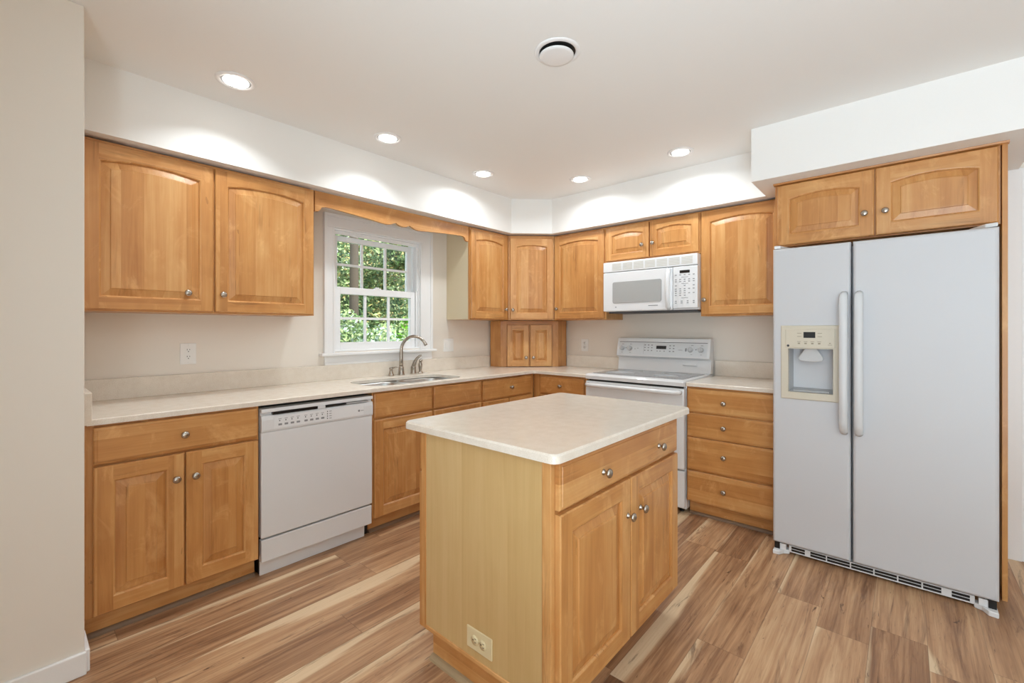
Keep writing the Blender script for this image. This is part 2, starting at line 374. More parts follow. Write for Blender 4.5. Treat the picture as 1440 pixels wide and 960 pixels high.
sash('upper_sash', -.078, 1.545, 1.975, .04, .045, -2.128, -1.42, .042)
ls = sash('lower_sash', -.03, 1.125, 1.59, .052, .055, -2.128, -1.42, .042)
M().box(-.03, -1.80, 1.588, -.058, -1.745, 1.598).box(-.035, -1.79, 1.597, -.05, -1.76, 1.606).build('sash_lock', VINYL, win, bevel=.002)
M().box(-.018, WALL_Y1-.035, 1.60, -.006, WALL_Y1-.022, 1.80).build('jamb_latch', VINYL, win, bevel=.003)

# ------------------------------------------------------------------ cabinet parts (local frame: front faces -y, width along x)
KNOB_PROF = [(.0105, 0), (.0105, .003), (.0065, .006), (.0055, .014), (.009, .018), (.0155, .021), (.0165, .0245), (.0145, .029), (.009, .032), (0, .033)]
def knob(parent, x, y, z):
    return M().lathe(KNOB_PROF, (x, y, z), (0, -1, 0), 20).build('knob', NICKEL, parent)
TN = [0]
def tn():
    TN[0] += 1; return (TN[0]*0.377) % 1.0
def door(parent, x0, x1, z0, z1, yb, arch=0.0, kn=None, s=.056, t=.02, name='door'):
    yf = yb-t; ch = .004; N = 14
    ox0, ox1, oz0 = x0+s, x1-s, z0+s
    xc = (ox0+ox1)/2; hw = (ox1-ox0)/2
    topc = z1-s*(1.05 if arch else 1.0)
    T = lambda x: topc-arch*((x-xc)/hw)**2
    m = M()
    o = lambda a, y: [(x0+a, y, z0+a), (x1-a, y, z0+a), (x1-a, y, z1-a), (x0+a, y, z1-a)]
    m.loft([o(0, yb), o(0, yf+ch), o(ch, yf)], 0, tn(), cap0=True)
    cx0, cx1, cz0, cz1 = x0+ch, x1-ch, z0+ch, z1-ch
    m.add([(cx0,yf,cz0),(ox0,yf,cz0),(ox0,yf,oz0),(ox0,yf,T(ox0)),(ox0,yf,cz1),(cx0,yf,cz1)], [(0,1,2,3,4,5)], 0, tn())
    m.add([(ox1,yf,cz0),(cx1,yf,cz0),(cx1,yf,cz1),(ox1,yf,cz1),(ox1,yf,T(ox1)),(ox1,yf,oz0)], [(0,1,2,3,4,5)], 0, tn())
    m.add([(ox0,yf,cz0),(ox1,yf,cz0),(ox1,yf,oz0),(ox0,yf,oz0)], [(0,1,2,3)], 1, tn())
    tt = tn()
    xs = [ox0+(ox1-ox0)*i/N for i in range(N+1)]
    m.add([(x, yf, T(x)) for x in xs]+[(x, yf, cz1) for x in xs], [(i, i+1, N+2+i, N+1+i) for i in range(N)], 1, tt)
    def ring(dd, y):
        a, b = ox0+dd, ox1-dd
        P = [(a, y, oz0+dd), (b, y, oz0+dd)]
        for i in range(N+1):
            x = b+(a-b)*i/N; P.append((x, y, T(x)-dd))
        return P
    m.loft([ring(0, yf), ring(.003, yf+.001), ring(.0075, yf+.006), ring(.008, yf+.0115)], 0, tt)
    d = m.build(name, [WZ, WH], parent)
    p = M(); pt = tn()
    bw = min(.040, hw*.5)
    last = ring(bw+.006, yf+.0005)
    p.loft([ring(.008, yf+.0115), ring(.011, yf+.0112), ring(bw, yf+.0045), ring(bw+.002, yf+.0012), last], 0, pt)
    bot = [(last[1][0]+(last[0][0]-last[1][0])*i/N, last[0][1], last[0][2]) for i in range(N+1)]
    p.add(bot+last[2:], [(i, i+1, N+2+i, N+1+i) for i in range(N)], 0, pt)
    p.build('raised_panel', WZ, d)
    if kn: knob(d, kn[0], yf, kn[1])
    return d
def drawer(parent, x0, x1, z0, z1, yb, knobs=(), t=.02, name='drawer'):
    yf = yb-t
    o = lambda a, y: [(x0+a, y, z0+a), (x1-a, y, z0+a), (x1-a, y, z1-a), (x0+a, y, z1-a)]
    tt = tn()
    m = M().loft([o(0, yb), o(0, yf+.006), o(.004, yf+.003), o(.011, yf+.0022), o(.0125, yf), o(.0126, yf)], 0, tt, cap0=True, cap1=True)
    d = m.build(name, WH, parent)
    for kx, kz in knobs: knob(d, kx, yf, kz)
    return d
def carcass(parent, x0, x1, z0, z1, depth, ribs=(), rails=(), left=None, right=None, st=.04, rail=.035, toe=None, top=True):
    """box behind a face frame; ribs: inner stile x positions; rails: inner rail z positions"""
    b = M(); T = .018
    b.box(x0, -depth+.0195, z0, x0+T, -.002, z1, 1 if left else 0); b.box(x1-T, -depth+.0195, z0, x1, -.002, z1, 2 if right else 0)
    b.box(x0+T, -depth+.02, z0, x1-T, -.002, z0+T); 
    if top: b.box(x0+T, -depth+.02, z1-T, x1-T, -.014, z1)
    b.box(x0+T, -.012, z0+T, x1-T, -.002, z1-T)
    b.build('carcass', [WZ, left or WZ, right or WZ], parent)
    f = M()
    f.box(x0, -depth, z0, x0+st, -depth+.019, z1, 0, tn()); f.box(x1-st, -depth, z0, x1, -depth+.019, z1, 0, tn())
    for r in ribs: f.box(r-.022, -depth+.0005, z0+rail, r+.022, -depth+.0185, z1-rail, 0, tn())
    zz = [z0, z1-rail]+[r-.016 for r in rails]
    for i, z in enumerate(zz): f.box(x0+st, -depth+.0003, z, x1-st, -depth+.0187, z+(rail if i < 2 else .032), 1, tn())
    f.build('face_frame', [WZ, WH], parent)
    if toe is not None:
        M().box(x0, -depth+.055, 0.0, x1, -depth+.075, z0).build('toe_kick', WH, parent)
        M().prism([(0, 0), (.018, 0), (.0165, .008), (.012, .0135), (.006, .0172), (0, .018)], x0+.002, x1-.002, lambda a, b, p: (p, -depth+.055-a, b)).build('shoe_molding', SHOE, parent)
UB, UT, UD = 1.362, 2.15, .30
# --- uppers on the window wall
c = thing('wall_cabinet', 'wide two-door maple wall cabinet left of the window, over the long counter', 'cabinet', (0, -3.51, 0), PI/2)
carcass(c, 0, 1.075, UB, UT, UD, ribs=(.536,))
door(c, .022, .529, UB+.008, 2.136, -UD, .022, (.413, 1.463))
door(c, .538, 1.066, UB+.008, 2.136, -UD, .022, (.49+.08, 1.463))
c = thing('wall_cabinet', 'narrow single-door maple wall cabinet with a cream side, right of the window', 'cabinet', (0, -1.10, 0), PI/2)
carcass(c, 0, .488, UB, UT, UD, left=CREAM)
door(c, .006, .466, UB+.008, 2.128, -UD, .022, (.43, 1.459))
# --- diagonal corner
c = thing('corner_cabinet', 'diagonal maple wall cabinet across the corner above the small countertop cabinet', 'cabinet', (.305, -.61, 0), PI/4)
m = M(); q = .305*math.sqrt(2)
inv = Matrix.Rotation(-PI/4, 4, 'Z') @ Matrix.Translation((-.305, .61, 0))
wp = [(.008, -.61), (.305, -.61), (.61, -.305), (.61, -.008), (.008, -.008)]
lp = [tuple((inv @ Vector((a, b, 0)))[:2]) for a, b in wp]
m.prism(lp, UB, UT, lambda a, b, p: (a, b, p)); m.build('carcass', WZ, c)
m = M(); m.box(0, -.006, UB, .02, 0, UT, 0, tn()).box(q-.02, -.006, UB, q, 0, UT, 0, tn()).box(.02, -.0058, UB, q-.02, 0, UB+.03, 1, tn()).box(.02, -.0058, UT-.035, q-.02, 0, UT, 1, tn()); m.build('face_frame', [WZ, WH], c)
door(c, .016, q-.012, UB+.008, 2.124, -.006, .018, (.04, 1.456), t=.014)
# --- uppers on the range wall
c = thing('wall_cabinet', 'single-door maple wall cabinet between the corner cabinet and the microwave', 'cabinet', (.613, 0, 0), 0)
carcass(c, 0, .545, UB, UT, UD)
door(c, .010, .532, UB+.010, 2.134, -UD, .022, (.042, 1.466))
c = thing('wall_cabinet', 'short two-door maple wall cabinet directly above the white microwave', 'cabinet', (1.16, 0, 0), 0)
carcass(c, 0, .785, 1.842, UT, UD, ribs=(.393,))
door(c, .006, .390, 1.856, 2.138, -UD, .02, (.337, 1.957), s=.05)
door(c, .398, .777, 1.856, 2.138, -UD, .02, (.427, 1.96), s=.05)
c = thing('wall_cabinet', 'single-door maple wall cabinet between the microwave and the refrigerator', 'cabinet', (1.948, 0, 0), 0)
carcass(c, 0, .548, UB+.012, UT, UD)
door(c, .009, .536, UB+.024, 2.142, -UD, .022, (.035, 1.492))
# --- over the refrigerator
c = thing('wall_cabinet', 'deep two-door maple cabinet above the white refrigerator', 'cabinet', (2.49, 0, 0), 0)
carcass(c, 0, .935, 1.776, UT, .60, ribs=(.472,))
door(c, .014, .470, 1.783, 2.142, -.60, .022, (.43, 1.905), s=.06)
door(c, .477, .926, 1.783, 2.142, -.60, .022, (.517, 1.905), s=.06)
M().prism([(0, 2.146), (.022, 2.150), (.026, 2.159), (0, 2.159)], -.006, .962, lambda a, b, p: (p, -.60-a, b)).build('top_molding', WH, c)
p = tag(M().box(3.428, -.612, 0, 3.447, -.004, 2.159).build('end_panel', WZ, bevel=.0015), 'tall narrow maple end panel on the right side of the refrigerator', 'panel')
# --- valance over the window
prof = [(-2.427,2.020),(-2.405,2.024),(-2.392,2.036),(-2.384,2.052),(-2.36,2.060),(-2.32,2.060),(-2.20,2.052),(-2.03,2.040),(-1.95,2.031),(-1.905,2.029),(-1.875,2.034),(-1.85,2.045),(-1.828,2.053),
        (-1.815,2.045),(-1.795,2.036),(-1.77,2.032),(-1.745,2.036),(-1.725,2.045),(-1.712,2.053),(-1.69,2.045),(-1.665,2.034),(-1.635,2.029),(-1.59,2.031),(-1.51,2.040),(-1.34,2.052),(-1.22,2.060),(-1.18,2.060),(-1.156,2.052),(-1.148,2.036),(-1.135,2.024),(-1.113,2.020)]
v = M(); n = len(prof)
pts = [(.30, a, b) for a, b in prof]+[(.30, a, 2.15) for a, _ in prof]; ptb = [(.281, a, b) for _, a, b in pts]
v.add(pts+ptb, [(i, i+1, n+i+1, n+i) for i in range(n-1)]+[(2*n+i+1, 2*n+i, 3*n+i, 3*n+i+1) for i in range(n-1)]+[(i+1, i, 2*n+i, 2*n+i+1) for i in range(n-1)]+[(0, n, 3*n, 2*n), (n-1, 3*n-1, 4*n-1, 2*n-1), (n, 2*n-1, 4*n-1, 3*n)])
tag(v.build('valance', WH), 'scalloped maple valance board bridging the two cabinets over the window', 'valance')

# --- base cabinets, window wall
BD, BZ0, BZ1 = .605, .102, .888
c = thing('base_cabinet', 'maple base cabinet with one wide drawer over two doors, left of the dishwasher', 'cabinet', (0, -3.515, 0), PI/2)
carcass(c, 0, .655, BZ0, BZ1, BD, ribs=(.342,), rails=(.718,), toe=1)
drawer(c, .036, .646, .724, .876, -BD, ((.338, .80),))
door(c, .036, .340, .110, .715, -BD, 0, (.307, .605), s=.06)
door(c, .346, .650, .110, .715, -BD, 0, (.379, .605), s=.06)
c = thing('sink_base_cabinet', 'maple sink base cabinet with two plain false fronts, between dishwasher and corner drawer cabinet', 'cabinet', (0, -2.212, 0), PI/2)
carcass(c, 0, .945, BZ0, BZ1, BD, ribs=(.464,), rails=(.718,), toe=1, top=False)
drawer(c, .008, .455, .724, .876, -BD, name='false_front'); drawer(c, .474, .933, .724, .876, -BD, name='false_front')
door(c, .008, .455, .105, .712, -BD, 0, (.42, .605), s=.06); door(c, .474, .933, .105, .712, -BD, 0, (.51, .605), s=.06)
c = thing('base_cabinet', 'maple drawer-over-doors base cabinet between the sink and the inside corner', 'cabinet', (0, -1.264, 0), PI/2)
carcass(c, 0, .655, BZ0, BZ1, BD, ribs=(.30,), rails=(.714,), toe=1)
drawer(c, .008, .608, .72, .872, -BD, ((.325, .797),))
door(c, .008, .303, .105, .708, -BD, 0, (.27, .605), s=.055); door(c, .309, .608, .105, .708, -BD, 0, (.34, .605), s=.055)
# --- base cabinets, range wall
c = thing('base_cabinet', 'narrow maple base cabinet with one drawer between the corner and the range', 'cabinet', (.607, 0, 0), 0)
carcass(c, 0, .55, BZ0, BZ1, BD, rails=(.714,), toe=1, st=.073)
drawer(c, .080, .528, .72, .868, -BD, ((.303, .797),))
door(c, .080, .528, .105, .708, -BD, 0, (.118, .605), s=.055)
c = None
c = thing('drawer_cabinet', 'four-drawer maple base cabinet between the range and the refrigerator', 'cabinet', (1.957, 0, 0), 0)
carcass(c, 0, .545, BZ0, BZ1, BD, rails=(.711, .545, .318), toe=1)
for z0, z1, kz in ((.718, .874, .793), (.55, .706, .632), (.325, .541, .441), (.108, .313, .218)):
    drawer(c, .008, .537, z0, z1, -BD, ((.246, kz),))
# --- little cabinet standing on the counter in the corner
c = thing('countertop_cabinet', 'small two-door maple cabinet standing on the counter in the corner', 'cabinet', (.16, -.56, .9155), PI/4)
gw = (.555-.16)*math.sqrt(2); gh = UB-.9155-.004
inv = Matrix.Rotation(-PI/4, 4, 'Z') @ Matrix.Translation((-.16, .56, 0))
wp = [(.024, -.56), (.16, -.56), (.555, -.165), (.555, -.024), (.024, -.024)]
lp = [tuple((inv @ Vector((a, b, 0)))[:2]) for a, b in wp]
M().prism(lp, 0, gh, lambda a, b, p: (a, b, p)).build('carcass', WZ, c)
m = M(); m.box(0, -.006, 0, .055, 0, gh, 0, tn()).box(gw-.055, -.006, 0, gw, 0, gh, 0, tn()).box(.055, -.0058, gh-.04, gw-.055, 0, gh, 1, tn()); m.build('face_frame', [WZ, WH], c)
door(c, .062, gw/2-.006, .004, gh-.036, -.006, 0, (gw/2-.035, .09), s=.05, t=.015)
door(c, gw/2+.006, gw-.062, .004, gh-.036, -.006, 0, (gw/2+.035, .09), s=.05, t=.015)

# ------------------------------------------------------------------ counters
def slab(poly, z0, z1, hole=None, ch=.003):
    import bmesh
    bm = bmesh.new()
    def inset(P, d, out=False):
        n = len(P); Q = []
        area = sum(P[i][0]*P[(i+1) % n][1]-P[(i+1) % n][0]*P[i][1] for i in range(n)); sg = (1 if area > 0 else -1)*(-1 if out else 1)
        for i in range(n):
            a, b, c = Vector(P[i-1]), Vector(P[i]), Vector(P[(i+1) % n])
            u = (b-a).normalized(); w_ = (c-b).normalized()
            n1 = Vector((-u.y, u.x))*sg; n2 = Vector((-w_.y, w_.x))*sg
            nn = (n1+n2); L = nn.length; nn = nn/L if L > 1e-6 else n1
            Q.append(tuple(b+nn*d/max(.3, nn.dot(n1))))
        return Q
    loops = []
    for P, out in ((poly, False),)+(((hole, True),) if hole else ()):
        rings = [[bm.verts.new((a, b, z0)) for a, b in P], [bm.verts.new((a, b, z1-ch)) for a, b in P], [bm.verts.new((a, b, z1)) for a, b in inset(P, ch, out)]]
        n = len(P)
        for r0, r1 in zip(rings, rings[1:]):
            for i in range(n): bm.faces.new((r0[i], r0[(i+1) % n], r1[(i+1) % n], r1[i]))
        loops.append(rings)
    for k in (0, 2):
        ed = []
        for r in loops:
            n = len(r[k]); ed += [bm.edges.get((r[k][i], r[k][(i+1) % n])) for i in range(n)]
        bmesh.ops.triangle_fill(bm, use_beauty=True, use_dissolve=False, edges=ed)
    m = M(); bm.verts.index_update()
    m.add([v.co for v in bm.verts], [[v.index for v in f.verts] for f in bm.faces]); bm.free()
    return m
CT, CB = .914, .889
SINK = rrect(.175, -2.172, .572, -1.385, .12, 8)
corner = [(.635+.035-.035*math.cos(t), -.635-.035+.035*math.sin(t)) for t in [PI/2*i/5 for i in range(6)]]
poly = [(0.002, -3.50), (.635, -3.50)]+corner+[(1.159, -.635), (1.159, -.002), (.002, -.002)]
ct = thing('countertop', 'long L-shaped cream quartz worktop running under the window and round the corner', 'countertop', (0, 0, 0))
slab(poly, CB, CT, SINK).build('worktop', QUARTZ, ct)
bs = M(); bs.box(.002, -3.498, CT, .021, -.565, 1.022); bs.build('backsplash', QUARTZ, ct, bevel=.002)
M().box(.558, -.021, CT, 1.159, -.002, 1.022).build('backsplash', QUARTZ, ct, bevel=.002)
M().box(.022, -3.52+.002, CB+.002, .636, -3.484, 1.022).build('backsplash', QUARTZ, ct, bevel=.003)
ct2 = thing('countertop', 'short cream quartz worktop on the four-drawer cabinet beside the refrigerator', 'countertop', (0, 0, 0))
slab([(1.961, -.002), (1.961, -.635), (2.494, -.635), (2.494, -.002)], CB, CT).build('worktop', QUARTZ, ct2)
M().box(1.961, -.021, CT, 2.494, -.002, 1.032).build('backsplash', QUARTZ, ct2, bevel=.002)

# ------------------------------------------------------------------ sink and taps
sk = thing('sink', 'stainless undermount double bowl sink below the window', 'sink', (0, 0, 0))
def bowl(y0, y1, dep):
    b = M(); z = CB
    L = lambda d, zz: [(a, bb, zz) for a, bb in rrect(.172+d, y0+d, .575-d, y1-d, max(.02, .105-d), 8)]
    b.loft([L(-.014, z-.001), L(0, z-.002), L(.006, z-.012), L(.014, z-dep+.03), L(.03, z-dep+.004), L(.05, z-dep)], smooth=True, cap1=True)
    o = b.build('bowl', STEEL, sk)
    M().lathe([(.042, .0015), (.04, .003), (.03, .001), (.012, 0), (0, 0)], (.37, (y0+y1)/2, z-dep), (0, 0, 1)).build('drain', STEEL, o)
bowl(-2.172, -1.80, .19); bowl(-1.775, -1.385, .17)
M().box(.19, -1.799, CB-.035, .56, -1.776, CB-.012).build('divider', STEEL, sk, bevel=.006)
fa = thing('faucet', 'tall brushed nickel gooseneck faucet behind the sink', 'faucet', (.075, -1.632, CT))
M().lathe([(.028, 0), (.028, .004), (.024, .012), (.021, .05), (.0215, .06), (.018, .068), (.0165, .07)], d=(0, 0, 1)).build('base', NICKEL, fa)
P = []; d = Vector((.175, .118, 0)).normalized()
P += [Vector((0, 0, .065)), Vector((0, 0, .13)), Vector((0, 0, .19))]
for i in range(1, 15):
    t = PI*.86*i/14; P.append(Vector((0, 0, .19))+d*(.106-.106*math.cos(t))+Vector((0, 0, .118*math.sin(t))))
M().tube(P, [.0165, .0150, .0138]+[.0132-.002*i/14 for i in range(14)], 16, up=(0, 1, 0)).build('spout', NICKEL, fa)
e_ = P[-1]; t_ = (P[-1]-P[-2]).normalized()
M().lathe([(.0125, -.016), (.0135, -.012), (.0135, .004), (.011, .006)], e_, t_).build('aerator', NICKEL, fa)
fh = thing('faucet_lever', 'curved brushed nickel mixer lever standing just right of the faucet', 'faucet handle', (.075, -1.515, CT))
M().lathe([(.026, 0), (.026, .005), (.022, .012), (.021, .045), (.022, .052), (.019, .062), (.012, .072)]).build('base', NICKEL, fh)
M().tube([(0, 0, .05), (.005, .003, .075), (.012, .008, .1), (.025, .018, .125), (.042, .03, .145), (.056, .04, .153)], [.018, .017, .015, .012, .009, .006], 12, up=(0, 1, 0)).build('lever', NICKEL, fh)
ss = thing('side_sprayer', 'small brushed nickel side sprayer, rightmost of the sink fittings', 'sprayer', (.075, -1.445, CT))
M().lathe([(.024, 0), (.024, .004), (.017, .012), (.013, .02)]).build('base', NICKEL, ss)
M().lathe([(.011, .016), (.013, .03), (.0165, .055), (.0165, .075), (.0115, .09), (.010, .097)]).tube([(0, 0, .094), (.004, .002, .105), (.012, .008, .112)], [.011, .014, .012], 12).build('spray_head', NICKEL, ss)
sd = thing('soap_dispenser', 'short brushed nickel soap dispenser pump, leftmost of the sink fittings', 'soap dispenser', (.075, -1.725, CT))
M().lathe([(.024, 0), (.024, .004), (.019, .012), (.013, .035), (.012, .05), (.015, .054), (.015, .062), (.010, .066), (0, .067)]).build('body', NICKEL, sd)
M().tube([(0, 0, .06), (.028, .018, .066), (.045, .029, .070)], [.0075, .006, .005], 10).build('nozzle', NICKEL, sd)

# ------------------------------------------------------------------ dishwasher (front faces +x)
dw = thing('dishwasher', 'white built-in dishwasher under the long counter left of the sink', 'dishwasher', (0, -2.855, 0), PI/2)
DWW = .636
M().box(.006, -.575, .01, DWW-.006, -.03, .872).build('tub', BLACK, dw)  # coloured black to paint in the shade of the gap under the counter
m = M().box(.002, -.625, .205, DWW-.002, -.575, .748); m.build('door', WHITE, dw, bevel=.006)
m = M(); prof = [(.749, .575), (.749, .628), (.76, .632), (.81, .632), (.832, .626), (.836, .612), (.848, .612), (.85, .632), (.868, .630), (.870, .575)]
m.prism(prof, .002, DWW-.002, lambda a, b, p: (p, -b, a)); cp = m.build('control_panel', WHITE, dw, bevel=.0015)
M().box(.055, -.6325, .835, .29, -.60, .848).build('handle_recess', BLACK, cp)
M().box(.29, -.634, .832, .335, -.61, .85).build('door_latch', WHITE, cp, bevel=.004)
M().box(.335, -.6325, .838, .46, -.60, .846).build('handle_recess', BLACK, cp)
M().box(.46, -.6325, .838, .60, -.61, .846).build('handle_recess', LGREY, cp)
M().box(.06, -.6328, .763, .57, -.631, .825).build('label_panel', plain('panel_film', lin(232, 234, 236), .25), cp)
for i in range(8):
    x = .082+i*.031+(.01 if i > 3 else 0)
    M().box(x, -.6335, .775, x+.018, -.6325, .785).build('button', GREYBTN, cp)
    M().box(x+.004, -.6334, .797, x+.009, -.6325, .803).build('indicator_dot', DGREY, cp)
    M().box(x, -.6333, .808, x+.016, -.6325, .8105).build('legend', GREYBTN, cp)
for i in range(4):
    M().box(.343, -.6334, .770+i*.013, .348, -.6325, .776+i*.013).build('indicator_dot', DGREY, cp)
    M().box(.356, -.6333, .771+i*.013, .37, -.6325, .7745+i*.013).build('legend', GREYBTN, cp)
M().lathe([(.0065, 0), (.0065, .001), (0, .0012)], (.54, -.6325, .79), (0, -1, 0), 14).build('badge', GREYBTN, cp)
M().box(.552, -.6333, .787, .57, -.6325, .7905).build('legend', GREYBTN, cp)
M().box(.004, -.622, .082, DWW-.004, -.585, .196).build('access_panel', WHITE, dw, bevel=.004)
M().box(.01, -.58, .0, DWW-.03, -.57, .08).build('kick_plate', WHITE, dw, bevel=.002)

# ------------------------------------------------------------------ range
rg = thing('range', 'white freestanding electric range with a glass cooktop below the microwave', 'range', (1.165, 0, 0), 0)
RW = .79; RF = -.655
M().box(.004, -.60, .03, RW-.004, -.03, .895).build('body', WHITE, rg, bevel=.003)
m = M().prism([(.908, -.03), (.908, RF+.01), (.890, RF), (.884, RF+.004), (.884, -.03)], 0, RW, lambda a, b, p: (p, b, a)); 
m = M(); m.loft([[(a, b, .884) for a, b in rrect(0, RF+.004, RW, -.03, .012, 3)], [(a, b, .910) for a, b in rrect(0, RF, RW, -.03, .014, 3)], [(a, b, .922) for a, b in rrect(.004, RF+.006, RW-.004, -.03, .014, 3)], [(a, b, .926) for a, b in rrect(.014, RF+.018, RW-.014, -.04, .014, 3)]], cap0=True, cap1=True)
ckf = m.build('cooktop_frame', WHITE, rg)
g = M().box(.035, RF+.07, .9262, RW-.035, -.135, .929); gl = g.build('glass_top', COOK, rg, bevel=.002)
for n_, (x, y, r) in enumerate(((.21, -.46, .115), (.58, -.46, .09), (.21, -.23, .08), (.58, -.23, .105))):
    M().lathe([(r, 0), (r, .0006), (r-.006, .0007), (r-.006, .0002), (0, .0002)], (x, y, .9291), (0, 0, 1), 40).build('burner_ring', LGREY, gl)
# backguard
bgd = M().prism([(.925, -.03), (.925, -.105), (1.03, -.088), (1.048, -.135), (1.168, -.105), (1.200, -.095), (1.203, -.06), (1.203, -.03)], .0, RW, lambda a, b, p: (p, b, a)).build('backguard', WHITE, rg, bevel=.004)
ang = math.atan2(.03, .12)
def bpz(z): return -.135+(z-1.048)*.25
def bgq(m, x, z, w, h, mi=0, dep=.0012):
    y0, y1 = bpz(z), bpz(z+h)
    m.add([(x, y0-dep, z), (x+w, y0-dep, z), (x+w, y1-dep, z+h), (x, y1-dep, z+h), (x, y0+.001, z), (x+w, y0+.001, z), (x+w, y1+.001, z+h), (x, y1+.001, z+h)], [(0,1,2,3), (0,4,5,1), (1,5,6,2), (2,6,7,3), (3,7,4,0)], mi)
m = M(); bgq(m, .02, 1.058, RW-.04, .108); m.build('control_panel', plain('range_panel', lin(216, 220, 223), .25), bgd)
m = M(); bgq(m, .36, 1.113, .085, .027, 0, .002); m.build('display', BLACK, bgd)
m = M(); bgq(m, .02, 1.166, RW-.04, .004, 0, .0016); m.build('trim_line', DGREY, bgd)
def bgp(name, mat, *a_):
    m = M(); bgq(m, *a_); return m.build(name, mat, bgd)
for x in (.255, .285, .315):
    for z in (1.095, 1.118, 1.14): bgp('button', GREYBTN, x, z, .012, .008, 0, .002)
for x in (.47, .50):
    for z in (1.092, 1.116, 1.138): bgp('button', GREYBTN, x, z, .013, .008, 0, .002)
for x in (.365, .39, .425): bgp('button', GREYBTN, x, 1.093, .01, .007, 0, .002)
for x, z in ((.135, 1.113), (.165, 1.107), (.19, 1.113)): bgp('legend', GREYBTN, x, z, .012, .004, 0, .002)
bgp('legend', GREYBTN, .545, 1.108, .035, .003, 0, .002); bgp('legend', GREYBTN, .60, 1.10, .012, .025, 0, .0015); bgp('divider_line', GREYBTN, .25, 1.07, .0016, .085, 0, .0016)
for x in (.0825, .682): bgp('indicator_dot', BLACK, x, 1.112, .006, .007, 0, .002)
for x in (.045, .12, .645, .72): bgp('legend', GREYBTN, x, 1.146, .018, .004, 0, .002); bgp('legend', GREYBTN, x, 1.075, .014, .003, 0, .002)
nrm = Vector((0, -math.cos(ang), math.sin(ang)))
for x in (.05, .122, .642, .722):
    kb = M().lathe([(.021, 0), (.021, .004), (.0195, .018), (.016, .021), (0, .021)], (x, bpz(1.113)-.001, 1.113), nrm, 22)
    kb.box(-.004, -.018, .018, .004, .018, .027, 0, 0, Matrix.Translation((x, bpz(1.113)-.001, 1.113)) @ nrm.to_track_quat('Z', 'Y').to_matrix().to_4x4())
    kb.build('control_knob', GREYW, bgd)
M().box(.575, -.108, .985, .685, -.09, .997).build('vent_lip', WHITE, bgd, bevel=.003)
# oven door
od = M().box(.004, -.648, .312, RW-.004, -.602, .868).build('oven_door', WHITE, rg, bevel=.008)
M().box(.12, -.651, .43, RW-.12, -.6475, .70).build('oven_window', plain('oven_glass', lin(150, 152, 154), .1), od)
m = M(); hz = .842
m.tube([(.03, -.64, hz), (.034, -.678, hz), (.06, -.696, hz), (.2, -.7, hz), (RW-.2, -.7, hz), (RW-.06, -.696, hz), (RW-.034, -.678, hz), (RW-.03, -.64, hz)], [.016]*8, 14, up=(0, 0, 1)); m.build('oven_handle', WHITE, od)
M().box(.02, -.62, .869, RW-.02, -.603, .883).build('vent_gap', BLACK, rg)
M().box(.004, -.64, .048, RW-.004, -.602, .300).build('storage_drawer', WHITE, rg, bevel=.008)
for x in (.05, RW-.05):
    for y in (-.56, -.08): M().lathe([(.018, 0), (.018, .01), (.01, .012), (.01, .032)], (x, y, 0)).build('foot', BLACK, rg)

# ------------------------------------------------------------------ microwave
mw = thing('microwave', 'white over-the-range microwave hanging below the short cabinet', 'microwave', (1.17, 0, 0), 0)
MW, MF, MZ0, MZ1 = .778, -.372, 1.424, 1.836
M().box(.0, MF+.035, MZ0, MW, -.004, MZ1).build('case', WHITE, mw, bevel=.004)
M().box(.02, MF+.06, MZ0-.012, MW-.02, -.03, MZ0).build('bottom_plate', DGREY, mw)
vn = M().box(.0, MF, 1.752, MW, MF+.036, MZ1).build('vent_grille', WHITE, mw, bevel=.005)
m = M()
for i in range(7):
    for k_ in range(5): m.box(.085+i*.096, MF-.0012, 1.766+k_*.0115, .085+i*.096+.082, MF+.003, 1.772+k_*.0115)
m.build('louvers', plain('louver_shade', lin(196, 194, 184), .5), vn)
md = M().box(.0, MF, MZ0+.002, .592, MF+.036, 1.748).build('door', WHITE, mw, bevel=.006)
wn_ = M().loft([[(a, MF-.0005, b) for a, b in rrect(.088, 1.492, .508, 1.668, .016, 4)], [(a, MF-.004, b) for a, b in rrect(.09, 1.494, .506, 1.666, .015, 4)]], cap0=True, cap1=True); wn_.build('window', MESHW, md)
m = M().box(.112, MF-.0012, 1.456, .124, MF+.002, 1.464).box(.40, MF-.0012, 1.461, .478, MF+.002, 1.467); m.build('badge', GREYBTN, md)
m = M(); m.tube([(.566, MF+.004, 1.735), (.567, MF-.022, 1.722), (.568, MF-.036, 1.66), (.568, MF-.04, 1.585), (.568, MF-.036, 1.51), (.567, MF-.022, 1.445), (.566, MF+.004, 1.434)], [.014, .016, .0165, .0165, .0165, .016, .014], 14, up=(1, 0, 0)); m.build('door_handle', WHITE, md)
kp = M().box(.596, MF, MZ0+.012, MW, MF+.036, 1.748).build('keypad_panel', WHITE, mw, bevel=.004)
M().box(.648, MF-.0015, 1.697, .722, MF+.004, 1.718).build('display', BLACK, kp)
m = M()
rows = [(1.684, 5), (1.650, 5), (1.634, 5), (1.604, 3), (1.580, 5), (1.564, 3), (1.548, 5), (1.531, 3), (1.488, 4), (1.474, 4)]
for z, n_ in rows:
    for i in range(n_):
        x = .618+i*(.132/(n_-1)) if n_ > 3 or z == 1.604 else .618+i*.033; M().box(x-.006, MF-.0012, z-.003, x+.007, MF+.003, z+.003).build('button', GREYBTN, kp)
for z in (1.667, 1.619, 1.512): M().box(.66, MF-.0011, z-.0015, .71, MF+.003, z+.0015).build('legend', GREYBTN, kp)

